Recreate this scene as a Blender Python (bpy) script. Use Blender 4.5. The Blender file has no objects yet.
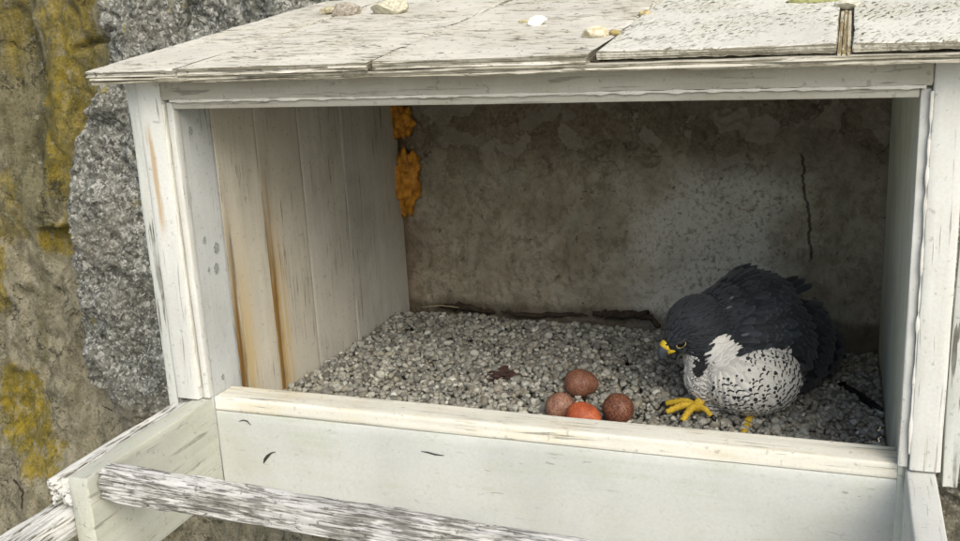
import bpy, bmesh, math, random
import numpy as np
from mathutils import Vector, Matrix

random.seed(7); rng = np.random.default_rng(7)
S = bpy.context.scene
COL = S.collection

# ------------------------------------------------------------------ camera
cam_d = bpy.data.cameras.new('camera'); cam = bpy.data.objects.new('camera', cam_d); COL.objects.link(cam)
S.camera = cam
cam_d.sensor_width = 36; cam_d.lens = 1003.6/960*36; cam_d.clip_start = .02; cam_d.clip_end = 20000
R_ = Vector((.94087889, .3351011, -.04953957)); U_ = Vector((-.0407017, .25702157, .96554818)); F_ = Vector((-.336289, .90644755, -.25546535))
M = Matrix(((R_.x, U_.x, -F_.x, .87575), (R_.y, U_.y, -F_.y, -1.18333), (R_.z, U_.z, -F_.z, .54808), (0, 0, 0, 1)))
cam.matrix_world = M

# ------------------------------------------------------------------ light
SUN_EL, SUN_AZ = math.radians(42), math.radians(142)      # azimuth measured from +y towards +x
w = bpy.data.worlds.new('World'); S.world = w; w.use_nodes = True
nt = w.node_tree; bg = nt.nodes['Background']
sky = nt.nodes.new('ShaderNodeTexSky'); sky.sky_type = 'NISHITA'; sky.sun_disc = False
sky.sun_elevation = SUN_EL; sky.sun_rotation = SUN_AZ; sky.air_density = 1.0; sky.dust_density = 3.8; sky.ozone_density = 1.0
nt.links.new(sky.outputs[0], bg.inputs[0]); bg.inputs[1].default_value = .15
sd = bpy.data.lights.new('sun', 'SUN'); so = bpy.data.objects.new('sun', sd); COL.objects.link(so)
sd.energy = 1.4; sd.angle = math.radians(44); sd.color = (1, 1, .945)
dv = Vector((math.sin(SUN_AZ)*math.cos(SUN_EL), math.cos(SUN_AZ)*math.cos(SUN_EL), math.sin(SUN_EL)))
so.rotation_euler = dv.to_track_quat('Z', 'Y').to_euler()
S.view_settings.view_transform = 'Standard'; S.view_settings.look = 'None'
S.view_settings.exposure = 0.62; S.view_settings.gamma = 1

# ------------------------------------------------------------------ numpy noise
_T = rng.random((32, 32, 32)).astype(np.float64)*2-1
def vn(p):
    p = np.asarray(p, float); i = np.floor(p).astype(int); f = p-i; f = f*f*f*(f*(f*6-15)+10)
    out = 0
    for a in (0, 1):
        wx = f[..., 0] if a else 1-f[..., 0]
        for b in (0, 1):
            wy = f[..., 1] if b else 1-f[..., 1]
            for c in (0, 1):
                wz = f[..., 2] if c else 1-f[..., 2]
                out = out+wx*wy*wz*_T[(i[..., 0]+a) & 31, (i[..., 1]+b) & 31, (i[..., 2]+c) & 31]
    return out
def fbm(p, o=4, g=.5):
    p = np.asarray(p, float); s = 0; a = 1; t = 0
    for k in range(o):
        s = s+a*vn(p+17.3*k); t += a; p = p*2.03; a *= g
    return s/t

# ------------------------------------------------------------------ object helpers
def link(o, parent=None):
    COL.objects.link(o)
    if parent is not None: o.parent = parent
    return o
def mesh_obj(name, verts, faces, mat, parent=None, smooth=True):
    me = bpy.data.meshes.new(name); me.from_pydata([tuple(map(float, v)) for v in verts], [], faces)
    if smooth: me.polygons.foreach_set('use_smooth', [True]*len(me.polygons))
    me.materials.append(mat); me.update()
    return link(bpy.data.objects.new(name, me), parent)
def tag(o, label, cat, group=None):
    o['label'] = label; o['category'] = cat
    if group: o['group'] = group
    return o
def thing(name, label, cat, loc, group=None):
    o = bpy.data.objects.new(name, None); o.location = loc; o.empty_display_size = .05; COL.objects.link(o)
    return tag(o, label, cat, group)
def place(o, mat4):
    "world matrix given; parent is an un-rotated empty or object at a known place"
    p = o.parent; off = Vector((0, 0, 0))
    while p is not None: off = off+p.location; p = p.parent
    o.location = mat4.to_translation()-off; o.rotation_euler = mat4.to_euler()

# ------------------------------------------------------------------ material helpers
class NT:
    def __init__(s, name, rough=.8):
        s.m = bpy.data.materials.new(name); s.m.use_nodes = True; s.t = s.m.node_tree; s.b = s.t.nodes['Principled BSDF']
        s.b.inputs['Roughness'].default_value = rough; s.b.inputs['Specular IOR Level'].default_value = .3
        s.tc = s.t.nodes.new('ShaderNodeTexCoord'); s.obj = s.tc.outputs['Object']
        s.oi = s.t.nodes.new('ShaderNodeObjectInfo')
        sh = s.node('ShaderNodeVectorMath', operation='SCALE'); s.L(s.oi.outputs['Random'], sh, 3); 
        cmb = s.node('ShaderNodeCombineXYZ'); 
        for k in range(3): s.L(s.oi.outputs['Random'], cmb, k)
        sc = s.node('ShaderNodeVectorMath', operation='SCALE'); s.L(cmb, sc, 0); sc.inputs[3].default_value = 9.7
        ad = s.node('ShaderNodeVectorMath', operation='ADD'); s.L(s.obj, ad, 0); s.L(sc, ad, 1)
        s.p = ad.outputs[0]
    def node(s, ty, **k):
        n = s.t.nodes.new(ty)
        for a, v in k.items(): setattr(n, a, v)
        return n
    def L(s, a, n, i):
        if hasattr(a, 'outputs'): a = a.outputs[0]
        if isinstance(a, (int, float)): n.inputs[i].default_value = a
        elif isinstance(a, (tuple, list)): n.inputs[i].default_value = (*a, 1) if len(a) == 3 and n.inputs[i].type == 'RGBA' else a
        else: s.t.links.new(a, n.inputs[i])
    def mp(s, sc, src=None, rot=(0, 0, 0), loc=(0, 0, 0)):
        n = s.node('ShaderNodeMapping'); s.L(src or s.p, n, 0); n.inputs['Scale'].default_value = sc; n.inputs['Rotation'].default_value = rot; n.inputs['Location'].default_value = loc
        return n.outputs[0]
    def noise(s, sc=(1, 1, 1), det=5, rough=.6, dist=0, src=None):
        if isinstance(sc, (int, float)): sc = (sc,)*3
        n = s.node('ShaderNodeTexNoise'); s.L(s.mp(sc, src), n, 0); n.inputs['Scale'].default_value = 1; n.inputs['Detail'].default_value = det
        n.inputs['Roughness'].default_value = rough; n.inputs['Distortion'].default_value = dist
        return n.outputs[0]
    def vor(s, sc, feat='DISTANCE_TO_EDGE', out=0, src=None):
        if isinstance(sc, (int, float)): sc = (sc,)*3
        n = s.node('ShaderNodeTexVoronoi', feature=feat); s.L(s.mp(sc, src), n, 0); n.inputs['Scale'].default_value = 1
        return n.outputs[out]
    def math(s, op, a, b=0, c=None):
        n = s.node('ShaderNodeMath', operation=op); s.L(a, n, 0); s.L(b, n, 1)
        if c is not None: s.L(c, n, 2)
        return n.outputs[0]
    def sm(s, x, lo, hi):
        n = s.node('ShaderNodeMapRange', interpolation_type='SMOOTHSTEP'); s.L(x, n, 0); n.inputs[1].default_value = lo; n.inputs[2].default_value = hi
        return n.outputs[0]
    def mix(s, f, a, b, mode='MIX'):
        n = s.node('ShaderNodeMix', data_type='RGBA', blend_type=mode); s.L(f, n, 0); s.L(a, n, 6); s.L(b, n, 7)
        return n.outputs[2]
    def xyz(s, src=None):
        n = s.node('ShaderNodeSeparateXYZ'); s.L(src or s.obj, n, 0); return n.outputs
    def bump(s, h, st=.5, d=.002, prev=None):
        n = s.node('ShaderNodeBump'); n.inputs['Strength'].default_value = st; n.inputs['Distance'].default_value = d; s.L(h, n, 'Height')
        if prev is not None: s.L(prev, n, 'Normal')
        return n.outputs[0]
    def done(s, col, nrm=None, rough=None):
        s.L(col, s.b, 'Base Color')
        if nrm is not None: s.L(nrm, s.b, 'Normal')
        if rough is not None: s.L(rough, s.b, 'Roughness')
        return s.m

def paint(name, col=(.60, .60, .54), wood=(.20, .18, .14), wear=.3, grain=(4, 90, 90), dirt=(.42, .40, .30), dirt_amt=.4,
          crack=(7, 70, 70), crack_amt=.5, speck=.3, depth=.0012, rough=.75, stain=None, tick=None, edge=0):
    """painted wood, grain along the object's own x; wear 0..1 is how much bare wood shows"""
    n = NT(name, rough)
    g = n.noise(grain, 6, .65, .3); blo = n.noise(5, 4, .6); fin = n.noise(260, 3, .6)
    c = n.mix(n.sm(blo, .35, .7), col, tuple(v*.86 for v in col))
    dm = n.math('MULTIPLY', n.sm(n.math('ADD', n.math('MULTIPLY', n.noise(9, 5, .65), .6), n.math('MULTIPLY', g, .4)), .45, .68), dirt_amt)
    c = n.mix(dm, c, dirt)
    c = n.mix(n.math('MULTIPLY', n.sm(fin, .3, .75), .18), c, tuple(v*.55 for v in col))
    wd = n.mix(n.sm(n.noise((grain[0]*1.6, grain[1]*2, grain[2]*2), 5, .7), .35, .65), wood, tuple(v*.38 for v in wood))
    wm = n.sm(n.math('ADD', n.math('MULTIPLY', g, .62), n.math('MULTIPLY', n.noise(14, 4, .6), .38)), .80-wear*.55, .84-wear*.55)
    c = n.mix(wm, c, wd)
    ck = n.vor(crack); ckm = n.math('MULTIPLY', n.sm(ck, .05, .0), n.math('MULTIPLY', n.sm(n.noise(18, 4, .6), .47, .6), crack_amt))
    c = n.mix(ckm, c, (.05, .048, .038))
    sp = n.math('MULTIPLY', n.sm(n.noise(120, 3, .55), .63, .70), speck)
    c = n.mix(sp, c, (.07, .065, .05))
    if stain:
        # brown run-off along one long edge: own y position, spread, colour, own z limit
        for (y0, sp_, cc, x0, x1, am) in stain:
            X = n.xyz()
            wob = n.math('MULTIPLY', n.math('SUBTRACT', n.noise((9, 0, 0), 3, .5, src=n.obj), .5), .02)
            dy = n.math('ABSOLUTE', n.math('SUBTRACT', n.math('ADD', X[1], wob), y0))
            m = n.math('MULTIPLY', n.sm(dy, sp_, sp_*.15), n.sm(X[0], x0, x1))
            if name.startswith('left_post'): m = n.math('MULTIPLY', m, n.sm(X[0], .19, .15))
            m = n.math('MULTIPLY', m, n.sm(n.noise((6, 140, 140), 4, .6), .25, .55))
            c = n.mix(n.math('MULTIPLY', m, am), c, cc)
    if tick:
        (tsx, tsy, rot, lo, am) = tick
        tn = n.noise((1, 1, 1), 3, .55, .6, src=n.mp((tsx, tsy, tsy), n.mp((1, 1, 1), rot=(0, 0, rot))))
        tm = n.math('MULTIPLY', n.sm(tn, lo, lo+.05), n.math('MULTIPLY', n.sm(n.noise(9, 4, .6), .36, .60), am))
        c = n.mix(tm, c, (.09, .085, .065)); ckm = n.math('MAXIMUM', ckm, tm)
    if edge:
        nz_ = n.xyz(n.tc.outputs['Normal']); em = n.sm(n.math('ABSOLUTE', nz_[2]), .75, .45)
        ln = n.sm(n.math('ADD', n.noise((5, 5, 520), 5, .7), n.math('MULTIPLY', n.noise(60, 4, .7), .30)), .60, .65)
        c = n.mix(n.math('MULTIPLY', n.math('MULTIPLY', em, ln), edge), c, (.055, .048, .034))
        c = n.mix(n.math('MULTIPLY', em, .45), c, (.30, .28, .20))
    h = n.math('SUBTRACT', n.math('MULTIPLY', g, .5), n.math('ADD', n.math('MULTIPLY', wm, .6), ckm))
    nb = n.bump(h, .55, depth); nb = n.bump(fin, .12, .0012, nb)
    return n.done(c, nb)

# ------------------------------------------------------------------ a board: rounded box, grain along local x, real relief
def board(name, size, mat, parent, M4, res=(.01, .006), groove=0, gfreq=(6, 90), rad=.0025, wob=.0, wobf=7, seed=0, lam=0, endj=.0, endf=60, bend=0, fast=False):
    L, Wd, T = size; r = min(rad, Wd*.3, T*.3)
    def span(a, b, h):
        k = max(1, int(round((b-a)/h))); return list(np.linspace(a, b, k+1))
    hw, ht = Wd/2, T/2; loop = []
    def arc(cy, cz, a0):
        for k in range(3): a = a0+k*math.pi/4; loop.append((cy+r*math.cos(a), cz+r*math.sin(a)))
    arc(hw-r, ht-r, 0); loop += [(y, ht) for y in span(hw-r, -hw+r, -res[1])[1:-1]] if False else [(y, ht) for y in np.linspace(hw-r, -hw+r, max(2, int(Wd/res[1])+1))[1:-1]]
    arc(-hw+r, ht-r, math.pi/2); loop += [(-hw, z) for z in np.linspace(ht-r, -ht+r, max(2, int(T/res[1])+1))[1:-1]]
    arc(-hw+r, -ht+r, math.pi); loop += [(y, -ht) for y in np.linspace(-hw+r, hw-r, max(2, int(Wd/res[1])+1))[1:-1]]
    arc(hw-r, -ht+r, 1.5*math.pi); loop += [(hw, z) for z in np.linspace(-ht+r, ht-r, max(2, int(T/res[1])+1))[1:-1]]
    loop = np.array(loop); n = len(loop)
    nrm = []
    for (y, z) in loop:
        a, b = max(0, abs(y)-(hw-r))*np.sign(y), max(0, abs(z)-(ht-r))*np.sign(z)
        if abs(a)+abs(b) < 1e-9: a, b = 0, np.sign(z)
        l = math.hypot(a, b); nrm.append((a/l, b/l))
    nrm = np.array(nrm)
    xs = np.linspace(-L/2, L/2, max(2, int(L/res[0]))+1)
    xs = np.concatenate([[xs[0]+0, xs[0]+r*.6], xs[1:-1], [xs[-1]-r*.6, xs[-1]+0]])
    m = len(xs); P = np.zeros((m, n, 3)); P[..., 0] = xs[:, None]; P[..., 1] = loop[None, :, 0]; P[..., 2] = loop[None, :, 1]
    Q = P+np.array([seed*3.1, seed*1.7, seed*.9])
    d = np.zeros((m, n))
    if groove:
        q = Q*np.array([gfreq[0], gfreq[1], gfreq[1]]); g = fbm(q, 3, .6); g2 = fbm(Q*np.array([3, 14, 14]), 2)
        d -= groove*np.clip(g*1.6+.3, 0, 1)**1.5; d -= groove*.6*np.clip(g2, -1, 1)
    if lam:
        side = np.abs(nrm[:, 0])[None, :]
        q = Q*np.array([9, 0, 420.]); d -= lam*side*np.clip(vn(q)*.9+.5+.4*fbm(Q*np.array([40, 0, 60]), 2), 0, 1.4)
    if wob: d += wob*fbm(Q*wobf, 2)
    P[..., 1] += nrm[None, :, 0]*d; P[..., 2] += nrm[None, :, 1]*d
    if bend: P[..., 2] += bend*np.sin((xs/L+.5)*math.pi)[:, None]
    # ends
    for e, sg in ((0, -1), (m-1, 1)):
        c = P[e, :, 1:].mean(0); P[e, :, 1:] = c+(P[e, :, 1:]-c)*(1-r*.7/np.maximum(.004, min(hw, ht)))
    if endj:
        J = endj*(fbm(np.stack([Q[0, :, 0]*0+5, Q[0, :, 1]*endf, Q[0, :, 2]*endf], -1), 3)); P[0, :, 0] += J; P[1, :, 0] += J
        J = endj*(fbm(np.stack([Q[0, :, 0]*0+9, Q[0, :, 1]*endf, Q[0, :, 2]*endf], -1), 3)); P[-1, :, 0] += J; P[-2, :, 0] += J
    V = P.reshape(-1, 3).tolist(); F = []
    for i in range(m-1):
        for j in range(n):
            k = (j+1) % n; F.append((i*n+j, (i+1)*n+j, (i+1)*n+k, i*n+k))
    V.append([P[0, :, 0].mean(), 0, 0]); V.append([P[-1, :, 0].mean(), 0, 0])
    for j in range(n):
        k = (j+1) % n; F.append((m*n, j, k)); F.append((m*n+1, (m-1)*n+k, (m-1)*n+j))
    o = mesh_obj(name, V, F, mat, parent)
    try: o.data.set_sharp_from_angle(angle=math.radians(42))
    except Exception: pass
    place(o, M4); return o
def box_board(name, lo, hi, grain, mat, parent, **k):
    "axis-aligned board between corners lo and hi; grain is the world axis its length runs along"
    lo, hi = Vector(lo), Vector(hi); c = (lo+hi)/2; s = hi-lo
    ax = {'x': (0, 1, 2), 'y': (1, 2, 0), 'z': (2, 0, 1)}[grain]
    R = Matrix.Identity(4)
    for col, a in enumerate(ax):
        for r in range(3): R[r][col] = 1.0 if r == a else 0.0
    return board(name, (s[ax[0]], s[ax[1]], s[ax[2]]), mat, parent, Matrix.Translation(c) @ R, **k)

# ------------------------------------------------------------------ stone and concrete
def stone_mat(name, kind):
    n = NT(name, .92); n.p = n.obj; X = n.xyz()
    if kind == 'lichen':
        # olive brown stone, ochre lichen in patches, granular grey-tan stone between
        def el(x0, z0, rx, rz, wob=.10):
            wx = n.math('MULTIPLY', n.math('SUBTRACT', n.noise((13, 13, 9), 5, .65), .5), wob*2)
            wz = n.math('MULTIPLY', n.math('SUBTRACT', n.noise((12, 12, 12), 4, .65, src=n.mp((1, 1, 1), loc=(5, 3, 1))), .5), wob*2)
            dx = n.math('DIVIDE', n.math('SUBTRACT', n.math('ADD', X[0], wx), x0), rx); dz = n.math('DIVIDE', n.math('SUBTRACT', n.math('ADD', X[2], wz), z0), rz)
            return n.sm(n.math('ADD', n.math('MULTIPLY', dx, dx), n.math('MULTIPLY', dz, dz)), 1.25, .55)
        mid = n.noise((26, 26, 18), 6, .72, .6); fine = n.noise(150, 6, .75, .4); grit = n.noise(330, 3, .7); vert = n.noise((16, 16, 3), 5, .65, .4)
        c = n.mix(n.sm(mid, .36, .64), (.155, .14, .088), (.30, .275, .19))
        c = n.mix(n.math('MULTIPLY', el(-1.00, .36, .11, .34), .85), c, n.mix(n.sm(vert, .4, .62), (.060, .056, .022), (.20, .18, .10)))
        c = n.mix(n.math('MULTIPLY', n.sm(vert, .52, .64), .45), c, (.085, .08, .035))
        och = n.mix(n.sm(mid, .4, .62), (.13, .105, .014), (.27, .20, .012))
        for e_, am in ((el(-.83, .62, .10, .30), .8), (el(-.90, .27, .065, .26), .75), (el(-1.15, -.42, .10, .12), 1), (el(-1.06, -.53, .07, .07), .9), (el(-1.17, .0, .05, .17), .9), (el(-.96, .03, .07, .05, .015), .9), (el(-1.09, .12, .05, .10), .55), (el(-1.02, .70, .05, .3), .5)):
            c = n.mix(n.math('MULTIPLY', n.math('MULTIPLY', e_, n.sm(n.noise((40, 40, 26), 5, .72), .30, .52)), am), c, och)
        c = n.mix(n.math('MULTIPLY', n.sm(n.noise((34, 34, 24), 5, .72, .5), .60, .66), .55), c, (.33, .31, .24))
        c = n.mix(n.math('MULTIPLY', n.sm(fine, .53, .63), .65), c, (.040, .036, .018))
        c = n.mix(n.math('MULTIPLY', n.sm(fine, .43, .34), .55), c, (.36, .34, .25))
        cl = n.math('ABSOLUTE', n.math('SUBTRACT', n.noise((9, 9, 11), 6, .65, .5), .5))
        ck_ = n.math('MULTIPLY', n.sm(cl, .012, .002), n.sm(n.noise(7, 3, .5, src=n.mp((1, 1, 1), loc=(3, 1, 7))), .46, .56))
        c = n.mix(n.math('MULTIPLY', ck_, .8), c, (.025, .022, .012))
        c = n.mix(n.math('MULTIPLY', n.sm(grit, .57, .68), .4), c, (.03, .028, .014))
        nb = n.bump(n.math('SUBTRACT', mid, ck_), .8, .010); nb = n.bump(fine, 1, .007, nb); nb = n.bump(grit, .5, .0015, nb); return n.done(c, nb)
    if kind == 'aggregate':
        # weathered exposed-aggregate concrete: pale chips, dark pits
        wp = n.node('ShaderNodeVectorMath', operation='ADD'); nn_ = n.node('ShaderNodeTexNoise'); n.L(n.mp((60, 60, 60)), nn_, 0); nn_.inputs['Scale'].default_value = 1
        s2 = n.node('ShaderNodeVectorMath', operation='SCALE'); n.L(nn_.outputs['Color'], s2, 0); s2.inputs[3].default_value = .010; n.L(n.obj, wp, 0); n.L(s2, wp, 1); W_ = wp.outputs[0]
        cell = n.xyz(n.vor((115, 115, 100), 'F1', 1, src=W_)); cd = n.vor((115, 115, 100), 'F1', 0, src=W_)
        cell2 = n.xyz(n.vor((230, 230, 200), 'F1', 1, src=W_))
        a = n.noise((75, 75, 70), 6, .78, 1.0); b = n.noise(30, 5, .72, .8); big = n.noise(6, 4, .6)
        c = n.mix(n.sm(b, .34, .66), (.125, .128, .105), (.29, .295, .255))
        c = n.mix(n.math('MULTIPLY', n.sm(cell[0], .62, .95), .7), c, (.50, .50, .45))
        c = n.mix(n.math('MULTIPLY', n.sm(cell[1], .62, .95), .6), c, (.05, .05, .042))
        c = n.mix(n.math('MULTIPLY', n.sm(cell2[0], .70, .9), .55), c, (.06, .06, .05))
        c = n.mix(n.math('MULTIPLY', n.sm(cell2[1], .80, .97), .6), c, (.60, .60, .55))
        c = n.mix(n.math('MULTIPLY', n.sm(a, .46, .38), .8), c, (.025, .025, .02))
        c = n.mix(n.math('MULTIPLY', n.sm(big, .50, .66), .4), c, (.17, .155, .11))
        c = n.mix(n.math('MULTIPLY', n.sm(n.noise(11, 5, .7), .64, .68), .7), c, (.27, .23, .06))
        c = n.mix(n.math('MULTIPLY', n.sm(X[2], -.25, -.45), .6), c, (.20, .175, .115))
        nb = n.bump(b, .9, .014); nb = n.bump(a, .9, .007, nb); nb = n.bump(n.math('SUBTRACT', cell[0], cd), .8, .003, nb); return n.done(c, nb)
    # inner wall of the box: stained concrete
    mid = n.noise(13, 6, .65, .4); fine = n.noise(120, 6, .75, .2); ff = n.noise(240, 3, .6)
    c = n.mix(n.sm(mid, .3, .7), (.27, .24, .17), (.42, .385, .295))
    c = n.mix(n.math('MULTIPLY', n.sm(n.noise((60, 60, 45), 6, .75, .3), .44, .62), .6), c, (.15, .125, .09))
    c = n.mix(n.math('MULTIPLY', n.sm(n.noise(6, 5, .65), .5, .62), .5), c, (.34, .33, .26))
    # pale rough salt patch in the lower right, roof shade painted as brown darkening higher up
    pale = n.math('MULTIPLY', n.sm(n.math('ADD', n.math('ABSOLUTE', n.math('SUBTRACT', X[0], .66)), n.math('MULTIPLY', n.math('SUBTRACT', n.noise(9, 4, .6), .5), .25)), .19, .06), n.sm(X[2], .27, .19))
    c = n.mix(n.math('MULTIPLY', pale, n.sm(n.noise(110, 5, .75), .36, .52)), c, (.60, .60, .53))
    cxl = n.math('ADD', n.math('ADD', .804, n.math('MULTIPLY', n.sm(X[2], .25, .07), .022)), n.math('MULTIPLY', n.math('SUBTRACT', n.noise((0, 0, 15), 7, .68, src=n.obj), .5), .045))
    cdx = n.math('ABSOLUTE', n.math('SUBTRACT', X[0], cxl))
    crack_m = n.math('MULTIPLY', n.math('MULTIPLY', n.sm(cdx, .0034, .0012), n.sm(n.noise((40, 40, 60), 3, .6), .33, .42)), n.math('MULTIPLY', n.sm(X[2], .045, .06), n.sm(X[2], .262, .25)))
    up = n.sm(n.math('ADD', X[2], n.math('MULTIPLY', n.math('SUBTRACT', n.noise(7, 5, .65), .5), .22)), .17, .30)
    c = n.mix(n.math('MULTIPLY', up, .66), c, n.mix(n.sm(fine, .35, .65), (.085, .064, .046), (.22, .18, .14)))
    sp = n.math('MULTIPLY', n.sm(n.noise(38, 6, .75, 1), .63, .70), n.sm(X[2], .14, .3))
    c = n.mix(n.math('MULTIPLY', sp, .85), c, (.42, .41, .37))
    c = n.mix(n.math('MULTIPLY', n.sm(n.noise(60, 6, .78, .3), .60, .66), .75), c, (.04, .034, .024))
    wq = n.node('ShaderNodeVectorMath', operation='ADD'); wn_ = n.node('ShaderNodeTexNoise'); n.L(n.mp((24, 24, 24)), wn_, 0); wn_.inputs['Scale'].default_value = 1; wn_.inputs['Detail'].default_value = 5
    ws = n.node('ShaderNodeVectorMath', operation='SCALE'); n.L(wn_.outputs['Color'], ws, 0); ws.inputs[3].default_value = .07; n.L(n.obj, wq, 0); n.L(ws, wq, 1)
    pk = n.vor((17, 17, 22), 'F1', 1, src=wq.outputs[0]); ed = n.vor((17, 17, 22), 'DISTANCE_TO_EDGE', 0, src=wq.outputs[0])
    c = n.mix(n.math('MULTIPLY', n.math('MULTIPLY', n.sm(ed, .05, .01), n.sm(n.noise(20, 4, .6), .45, .58)), n.math('MULTIPLY', n.sm(X[2], .12, .26), .45)), c, (.05, .04, .03))
    cellv = n.xyz(pk)
    c = n.mix(n.math('MULTIPLY', n.math('MULTIPLY', n.sm(cellv[0], .55, .75), n.sm(X[2], .12, .30)), .5), c, (.36, .34, .29))
    c = n.mix(n.math('MULTIPLY', n.math('MULTIPLY', n.sm(cellv[1], .6, .8), n.sm(X[2], .14, .30)), .2), c, (.05, .04, .032))
    c = n.mix(n.math('MULTIPLY', crack_m, .75), c, (.018, .015, .011))
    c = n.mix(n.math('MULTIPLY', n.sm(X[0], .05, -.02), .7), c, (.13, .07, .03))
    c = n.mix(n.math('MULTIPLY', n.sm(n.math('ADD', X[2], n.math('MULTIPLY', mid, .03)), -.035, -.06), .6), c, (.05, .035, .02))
    nb = n.bump(mid, .7, .012); nb = n.bump(n.math('SUBTRACT', fine, crack_m), .9, .005, nb); nb = n.bump(ff, .4, .001, nb); return n.done(c, nb)

def axis_steps(segs):
    out = []
    for (a, b, h) in segs: out += list(np.arange(a, b-h*.5, h))
    return np.array(out+[segs[-1][1]])
def sheet(name, xs, zs, yfn, mat, parent=None):
    X, Z = np.meshgrid(xs, zs, indexing='ij'); Y = yfn(X, Z); n, m = X.shape
    V = np.stack([X, Y, Z], -1).reshape(-1, 3); idx = np.arange(n*m).reshape(n, m)
    F = np.stack([idx[:-1, :-1], idx[1:, :-1], idx[1:, 1:], idx[:-1, 1:]], -1).reshape(-1, 4)
    me = bpy.data.meshes.new(name); me.vertices.add(len(V)); me.vertices.foreach_set('co', V.ravel())
    me.loops.add(F.size); me.loops.foreach_set('vertex_index', F.ravel().astype(np.int32))
    me.polygons.add(len(F)); me.polygons.foreach_set('loop_start', np.arange(0, F.size, 4, dtype=np.int32))
    me.update(calc_edges=True); me.validate(); me.polygons.foreach_set('use_smooth', np.ones(len(me.polygons), bool)); me.materials.append(mat)
    return link(bpy.data.objects.new(name, me), parent)
def st(x, a, b): t = np.clip((x-a)/(b-a), 0, 1); return t*t*(3-2*t)

# far ground below the eyrie, out of view, made pale to bounce light upward
g = NT('ground_pale_bounce', .95); g.p = g.obj
gm = g.done(g.mix(g.sm(g.noise(.3, 6, .7), .4, .6), (.30, .29, .25), (.40, .385, .33)))
o = mesh_obj('ground', [(-4000, -4000, -9), (4000, -4000, -9), (4000, 4000, -9), (-4000, 4000, -9)], [(0, 1, 2, 3)], gm, smooth=False); o['kind'] = 'structure'

# lichen-covered rock face at the left, reaching round behind everything
def rock_y(X, Z):
    P = np.stack([X, X*0, Z], -1)
    y = .76-.05*fbm(P*np.array([3.5, 1, 1.3]), 3)-.030*fbm(P*np.array([11, 1, 6])+4, 4)-.016*fbm(P*np.array([34, 1, 26])+9, 4)
    y = y+.05*np.exp(-((X+1.0)/.05)**2)*st(Z, .1, .3)+.30*st(X, -.62, -.5)*(1-st(X, 1.0, 1.1))*st(Z, -.55, -.35)*(1-st(Z, .7, .9))
    # square notch with a ledge over it
    nt_ = st(X, -1.012, -1.004)*(1-st(X, -.80, -.79))*st(Z, -.05, .02)*(1-st(Z, .064, .068)); y = y+.03*nt_
    # ledge line
    lz = .068+.003*np.sin(X*20); y = y-.020*np.exp(-np.clip((Z-lz)/.05, 0, 9)**2)*(Z > lz)*st(X, -1.04, -1.0)
    lz = .50+.01*np.sin(X*23); y = y+.03*np.exp(-((Z-lz)/.008)**2)*st(fbm(P*np.array([9, 1, 1]), 2), -.25, .15)
    # old bulge below the box
    y = y-.10*st(-Z, .35, .7)
    return y
sh = sheet('rock_face', axis_steps([(-7, -2.4, .4), (-2.4, -1.4, .03), (-1.4, -.2, .007), (-.2, 1.4, .02), (1.4, 8, .5)]),
           axis_steps([(-9, -1.6, .5), (-1.6, -.9, .03), (-.9, 1.0, .008), (1.0, 2, .05), (2, 7, .5)]), rock_y, stone_mat('lichen_stone', 'lichen'))
sh['kind'] = 'structure'
# grey aggregate pier the box is fixed to
def pier_y(X, Z):
    P = np.stack([X, X*0, Z], -1)
    ex = np.interp(Z, [-2, -.42, -.29, -.14, .04, .2, .32, .42, .47, .60, 2], [-.80, -.79, -.827, -.838, -.817, -.803, -.765, -.69, -.655, -.645, -.6])+.012*fbm(P*np.array([0, 1, 14]), 3)+.010*fbm(P*np.array([0, 1, 50])+3, 2)
    lowz = -.42+.05*fbm(P*np.array([5, 1, 0])+2, 3)-.6*st(X, -.2, .1)
    d = .66-.035*fbm(P*np.array([5, 1, 5]), 3)-.042*fbm(P*np.array([15, 1, 13])+5, 4)-.020*np.abs(fbm(P*np.array([48, 1, 44])+1, 4))
    cr = np.abs(X+.40-.05*np.sin(Z*9)-.03*fbm(P*np.array([0, 1, 12])+8, 3)); d = d+.03*np.exp(-(cr/.008)**2)*(st(Z, -.1, .1))
    edge = st(ex-X, -.005, .03); d = d+.35*edge
    d = d+.30*st(lowz-Z, -.01, .10)
    inside = st(X, -.03, -.015)*(1-st(X, .965, .98))*st(Z, -.19, -.17)*(1-st(Z, .50, .53)); d = d+.22*inside
    return d
pier = sheet('concrete_pier', axis_steps([(-1.15, .06, .0045), (.06, .9, .03), (.9, 1.35, .008), (1.35, 2.4, .05)]),
             axis_steps([(-2.0, -.6, .05), (-.6, .72, .0045), (.72, 2.6, .05)]), pier_y, stone_mat('aggregate_concrete', 'aggregate'))
tag(pier, 'rough grey speckled concrete pier rising behind and beside the nest box', 'concrete pier')
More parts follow.
